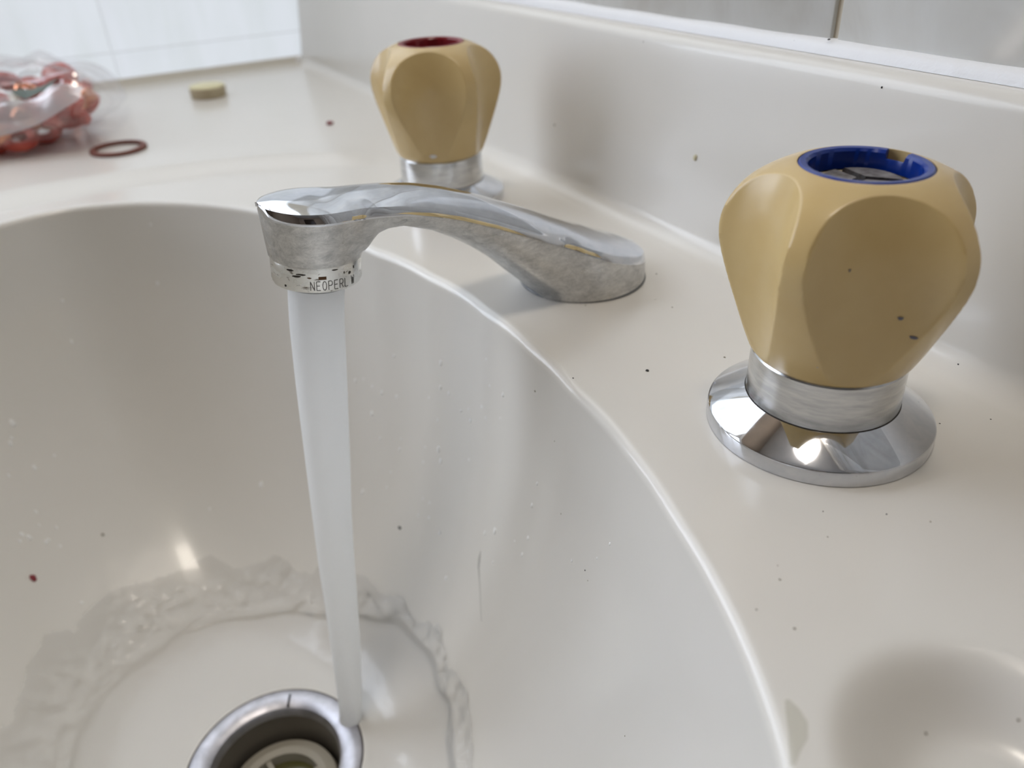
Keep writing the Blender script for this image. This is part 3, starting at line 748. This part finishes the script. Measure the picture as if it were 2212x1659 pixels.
# ------------------------------------------------------------------ droplets, grit, crumbs, marks (each set where it lies on the moulding)
def align(o, nrm, spin=0.):
    o.rotation_euler = (nrm.to_track_quat('Z', 'Y') @ Matrix.Rotation(spin, 3, 'Z').to_quaternion()).to_euler()
def drop_mesh(seed):
    bm = bmesh.new(); bmesh.ops.create_uvsphere(bm, u_segments=16, v_segments=10, radius=1)
    for q in bm.verts:
        q.co.z *= .55; q.co.y *= 1.25+.15*q.co.y; q.co += Vector((noise.noise(q.co+Vector((seed, 0, 0)))*.08, 0, 0))
    me = bpy.data.meshes.new('water_droplet'); bm.to_mesh(me); bm.free(); me.materials.append(M_DROP)
    for p_ in me.polygons: p_.use_smooth = True
    return me
DM = [drop_mesh(s) for s in (1, 5)]
S = 700/1936
DROPS = [(700+x*S, 700+y*S, r) for x, y, r in ((417, 190, 4), (697, 235, 6), (970, 212, 3), (187, 340, 5), (235, 330, 3), (287, 375, 4), (345, 410, 5), (432, 433, 4), (695, 380, 5), (746, 415, 4.5), (626, 440, 3), (990, 372, 3), (1068, 425, 5), (943, 495, 4.5), (863, 507, 3), (818, 520, 3),
         (285, 535, 6), (680, 575, 4), (875, 578, 5), (964, 562, 3), (1052, 565, 3), (335, 683, 4), (460, 685, 3), (452, 750, 4.5), (684, 752, 7), (696, 822, 6), (605, 735, 3), (592, 825, 3), (865, 810, 3), (400, 885, 3), (230, 1003, 6), (375, 975, 3), (565, 1140, 4), (626, 1160, 4.5), (590, 1042, 3), (630, 1068, 3),
         (690, 1250, 5), (960, 1250, 5), (1020, 1238, 7), (1242, 1085, 5), (1273, 955, 4), (1218, 1280, 5), (1183, 1380, 5), (1480, 1415, 4), (1707, 1315, 4), (728, 1520, 5), (1010, 1425, 3.5), (1138, 1300, 3), (1630, 1400, 3))]
S2 = 700/2212
DROPS += [(x*S2, 900+y*S2, r) for x, y, r in ((88, 45, 8), (82, 145, 4), (75, 185, 6), (372, 265, 3), (60, 402, 4), (240, 350, 6), (245, 650, 4), (200, 825, 6), (135, 850, 4), (150, 805, 5), (318, 858, 4.5), (330, 842, 4), (412, 885, 3.5), (265, 740, 3), (385, 757, 3.5), (1780, 465, 6), (560, 1270, 4), (1430, 630, 3))]
DROPS += [(325+0, 485, 3), (340, 612, 4), (135, 650, 4), (154, 738, 4), (960, 420, 2.5), (1415, 640+6, 3)]
for i, (px, py, r) in enumerate(DROPS):
    h = hit(px, py)
    if not h: continue
    s = r*h[2]/F_PX; o = link('water_droplet', DM[i % 2], None, h[0]-h[1]*s*.06); align(o, h[1]); o.scale = (s*.8, s, s*.85)
    if px > 700: tag(o, 'tiny clear water droplet on the bowl wall right of the falling water', 'droplet', 'droplets right of the water')
    else: tag(o, 'tiny clear water droplet on the bowl wall left of the falling water', 'droplet', 'droplets left of the water')
def chip_mesh(name, seed, m):
    bm = bmesh.new(); bmesh.ops.create_icosphere(bm, subdivisions=2, radius=1)
    for q in bm.verts: q.co *= 1+.45*noise.noise(q.co*1.3+Vector((seed, 0, 0))); q.co.z *= .5
    me = bpy.data.meshes.new(name); bm.to_mesh(me); bm.free(); me.materials.append(m); return me
GM = [chip_mesh('grit_speck', s, m) for s, m in ((1, M_GRIT), (4, M_GRIT), (7, M_GRITB))]
GRIT = [(1398, 801, 5, 0), (1238, 817, 2.5, 1), (1156, 845, 3, 2), (864, 1140, 5, 1), (1264, 1232, 2.5, 0), (1198, 953, 2, 2), (222, 1155, 4, 2), (1212, 1110, 2, 2), (1905, 189, 3, 0), (1842, 118, 2.2, 0), (2052, 155, 2.2, 0), (1778, 1105, 2, 0), (1915, 1111, 2.5, 1), (1680, 1222, 2, 2), (1684, 1252, 3, 2), (1788, 1160, 2, 2), (2010, 1127, 2.5, 2), (1634, 1317, 3, 2), (2000, 1584, 4, 2), (2200, 1555, 4, 2), (1716, 1358, 4, 2),
        (1565, 772, 3, 2), (1418, 592, 2, 0), (1198, 270, 3, 2), (1270, 1254, 2, 2), (2070, 787, 2.2, 0), (2030, 915, 2.2, 0), (2140, 906, 2, 1), (1390, 90, 2, 2), (1430, 57, 2, 2), (1350, 1590, 2, 2), (1265, 660, 2, 2), (1452, 664, 2, 2)]
for px, py, r, k in GRIT:
    h = hit(px, py)
    if not h: continue
    s = .85*r*h[2]/F_PX; o = link('grit_speck', GM[k], None, h[0]+h[1]*s*.2); align(o, h[1], px); o.scale = (s, s*.8, s)
    if (px, py) == (1398, 801): tag(o, 'largest black grit speck on the deck, between the spout foot and the cold tap', 'speck')
    elif (px, py) == (864, 1140): tag(o, 'largest dark speck inside the bowl, just right of the falling water', 'speck')
    elif h[0].z < -.006: tag(o, 'tiny grit speck stuck to the inside wall of the bowl', 'speck', 'grit specks inside the bowl')
    elif h[0].y > .180: tag(o, 'tiny dark grit speck on the upstand behind the taps', 'speck', 'grit specks on the upstand')
    else: tag(o, 'tiny grit speck on the flat deck around the taps', 'speck', 'grit specks on the deck')
def crumb(name, px, py, r, m, label, sy=1.):
    h = hit(px, py); s = r*h[2]/F_PX; o = link(name, chip_mesh(name, px, m), None, h[0]+h[1]*s*.25); align(o, h[1]); o.scale = (s, s*sy, s); tag(o, label, 'crumb')
crumb('red_crumb', 712, 268, 8, M_CRUMBR, 'small dark red crumb on the deck left of the hot tap')
crumb('red_crumb', 71, 1249, 6, M_CRUMBR, 'small dark red crumb stuck inside the bowl at the left', 1.5)
crumb('yellow_crumb', 1502, 340, 5, M_CRUMBY, 'tiny yellowish crumb on the upstand between the two taps', 1.3)
for px, py, r in ((1724, 86, 3.2), (1797, 84, 3.2)):                        # specks stuck to the white silicone
    d = CF+CR*((px-1106)/F_PX)-CU*((py-829.5)/F_PX); k = (.1975-CPOS.y)/d.y; p = CPOS+d*k; s = r*k/F_PX
    o = link('grit_speck', GM[0], None, p-Vector((0, .0012, 0))); o.scale = (s, s, s)
    tag(o, 'black speck on the white sealant directly below the tile joint' if px > 1750 else 'black speck on the white sealant a little left of the tile joint', 'speck')
def ribbon(name, pts, wd, m, label, cat, up=.00012):
    v, f = [], []
    hs = [hit(x, y) for x, y in pts]
    for i, h in enumerate(hs):
        a = hs[max(0, i-1)][0]; b = hs[min(len(hs)-1, i+1)][0]; sd = (b-a).normalized().cross(h[1]).normalized()
        ww = wd[i]*h[2]/F_PX
        for q, e in ((-1, 0), (0, 1), (1, 0)): v.append(h[0]+sd*ww*q+h[1]*(up+e*up))
    for i in range(len(hs)-1):
        for k in range(2): f.append((i*3+k, i*3+k+1, i*3+k+4, i*3+k+3))
    return tag(obj(name, v, f, m, None, True, 0), label, cat)
ribbon('grey_streak', [(1039, 1190), (1036, 1208), (1034, 1225), (1036, 1250), (1038, 1280), (1039, 1310), (1041, 1342)], [1, 5, 4, 2, 1.6, 1.4, .6], M_STREAK, 'thin grey streak running down inside the bowl', 'mark')
ribbon('hair', [(1958, 148), (1966, 148.5), (1976, 147), (1986, 144)], [.9, 1, 1, .7], M_GRIT, 'short dark hair on the ledge of the upstand above the cold tap', 'hair', .0002)
ribbon('stain', [(1700, 1512), (1712, 1535), (1722, 1560), (1724, 1590), (1716, 1620), (1712, 1655)], [5, 16, 22, 20, 12, 6], M_STAIN, 'yellowish stain on the rim between the bowl and soap recess', 'stain', .0001)

# scuffs on the taps, set on the handle surface
def handle_marks(tap, hobj, marks):
    me = hobj.data; bt = BVHTree.FromPolygons([v_.co.copy() for v_ in me.vertices], [tuple(p_.vertices) for p_ in me.polygons])
    o0 = CPOS-Vector(tap.location)
    for px, py, su, sv, m_, sd in marks:
        d = (CF+CR*((px-1106)/F_PX)-CU*((py-829.5)/F_PX)).normalized(); loc, nrm, i, dist = bt.ray_cast(o0, d)
        if loc is None: continue
        e1 = Vector((0, 0, 1)).cross(nrm).normalized(); e2 = nrm.cross(e1); k = dist/F_PX
        patch('scuff', tap, m_, lambda u, v: tuple(loc+nrm*.00012+e1*u*k+e2*v*k), (su, sv), sd)
handle_marks(blue, bh, [(1945, 688, 7, 5, M_CHIP, 1), (1974, 729, 11, 4, M_CHIP, 2), (1835, 584, 3, 4, M_CHIP, 3), (1766, 793, 3, 3, M_DIRTCREAM, 4)])
handle_marks(red, rh, [(936, 338, 10, 4, M_CHIPW, 2)])
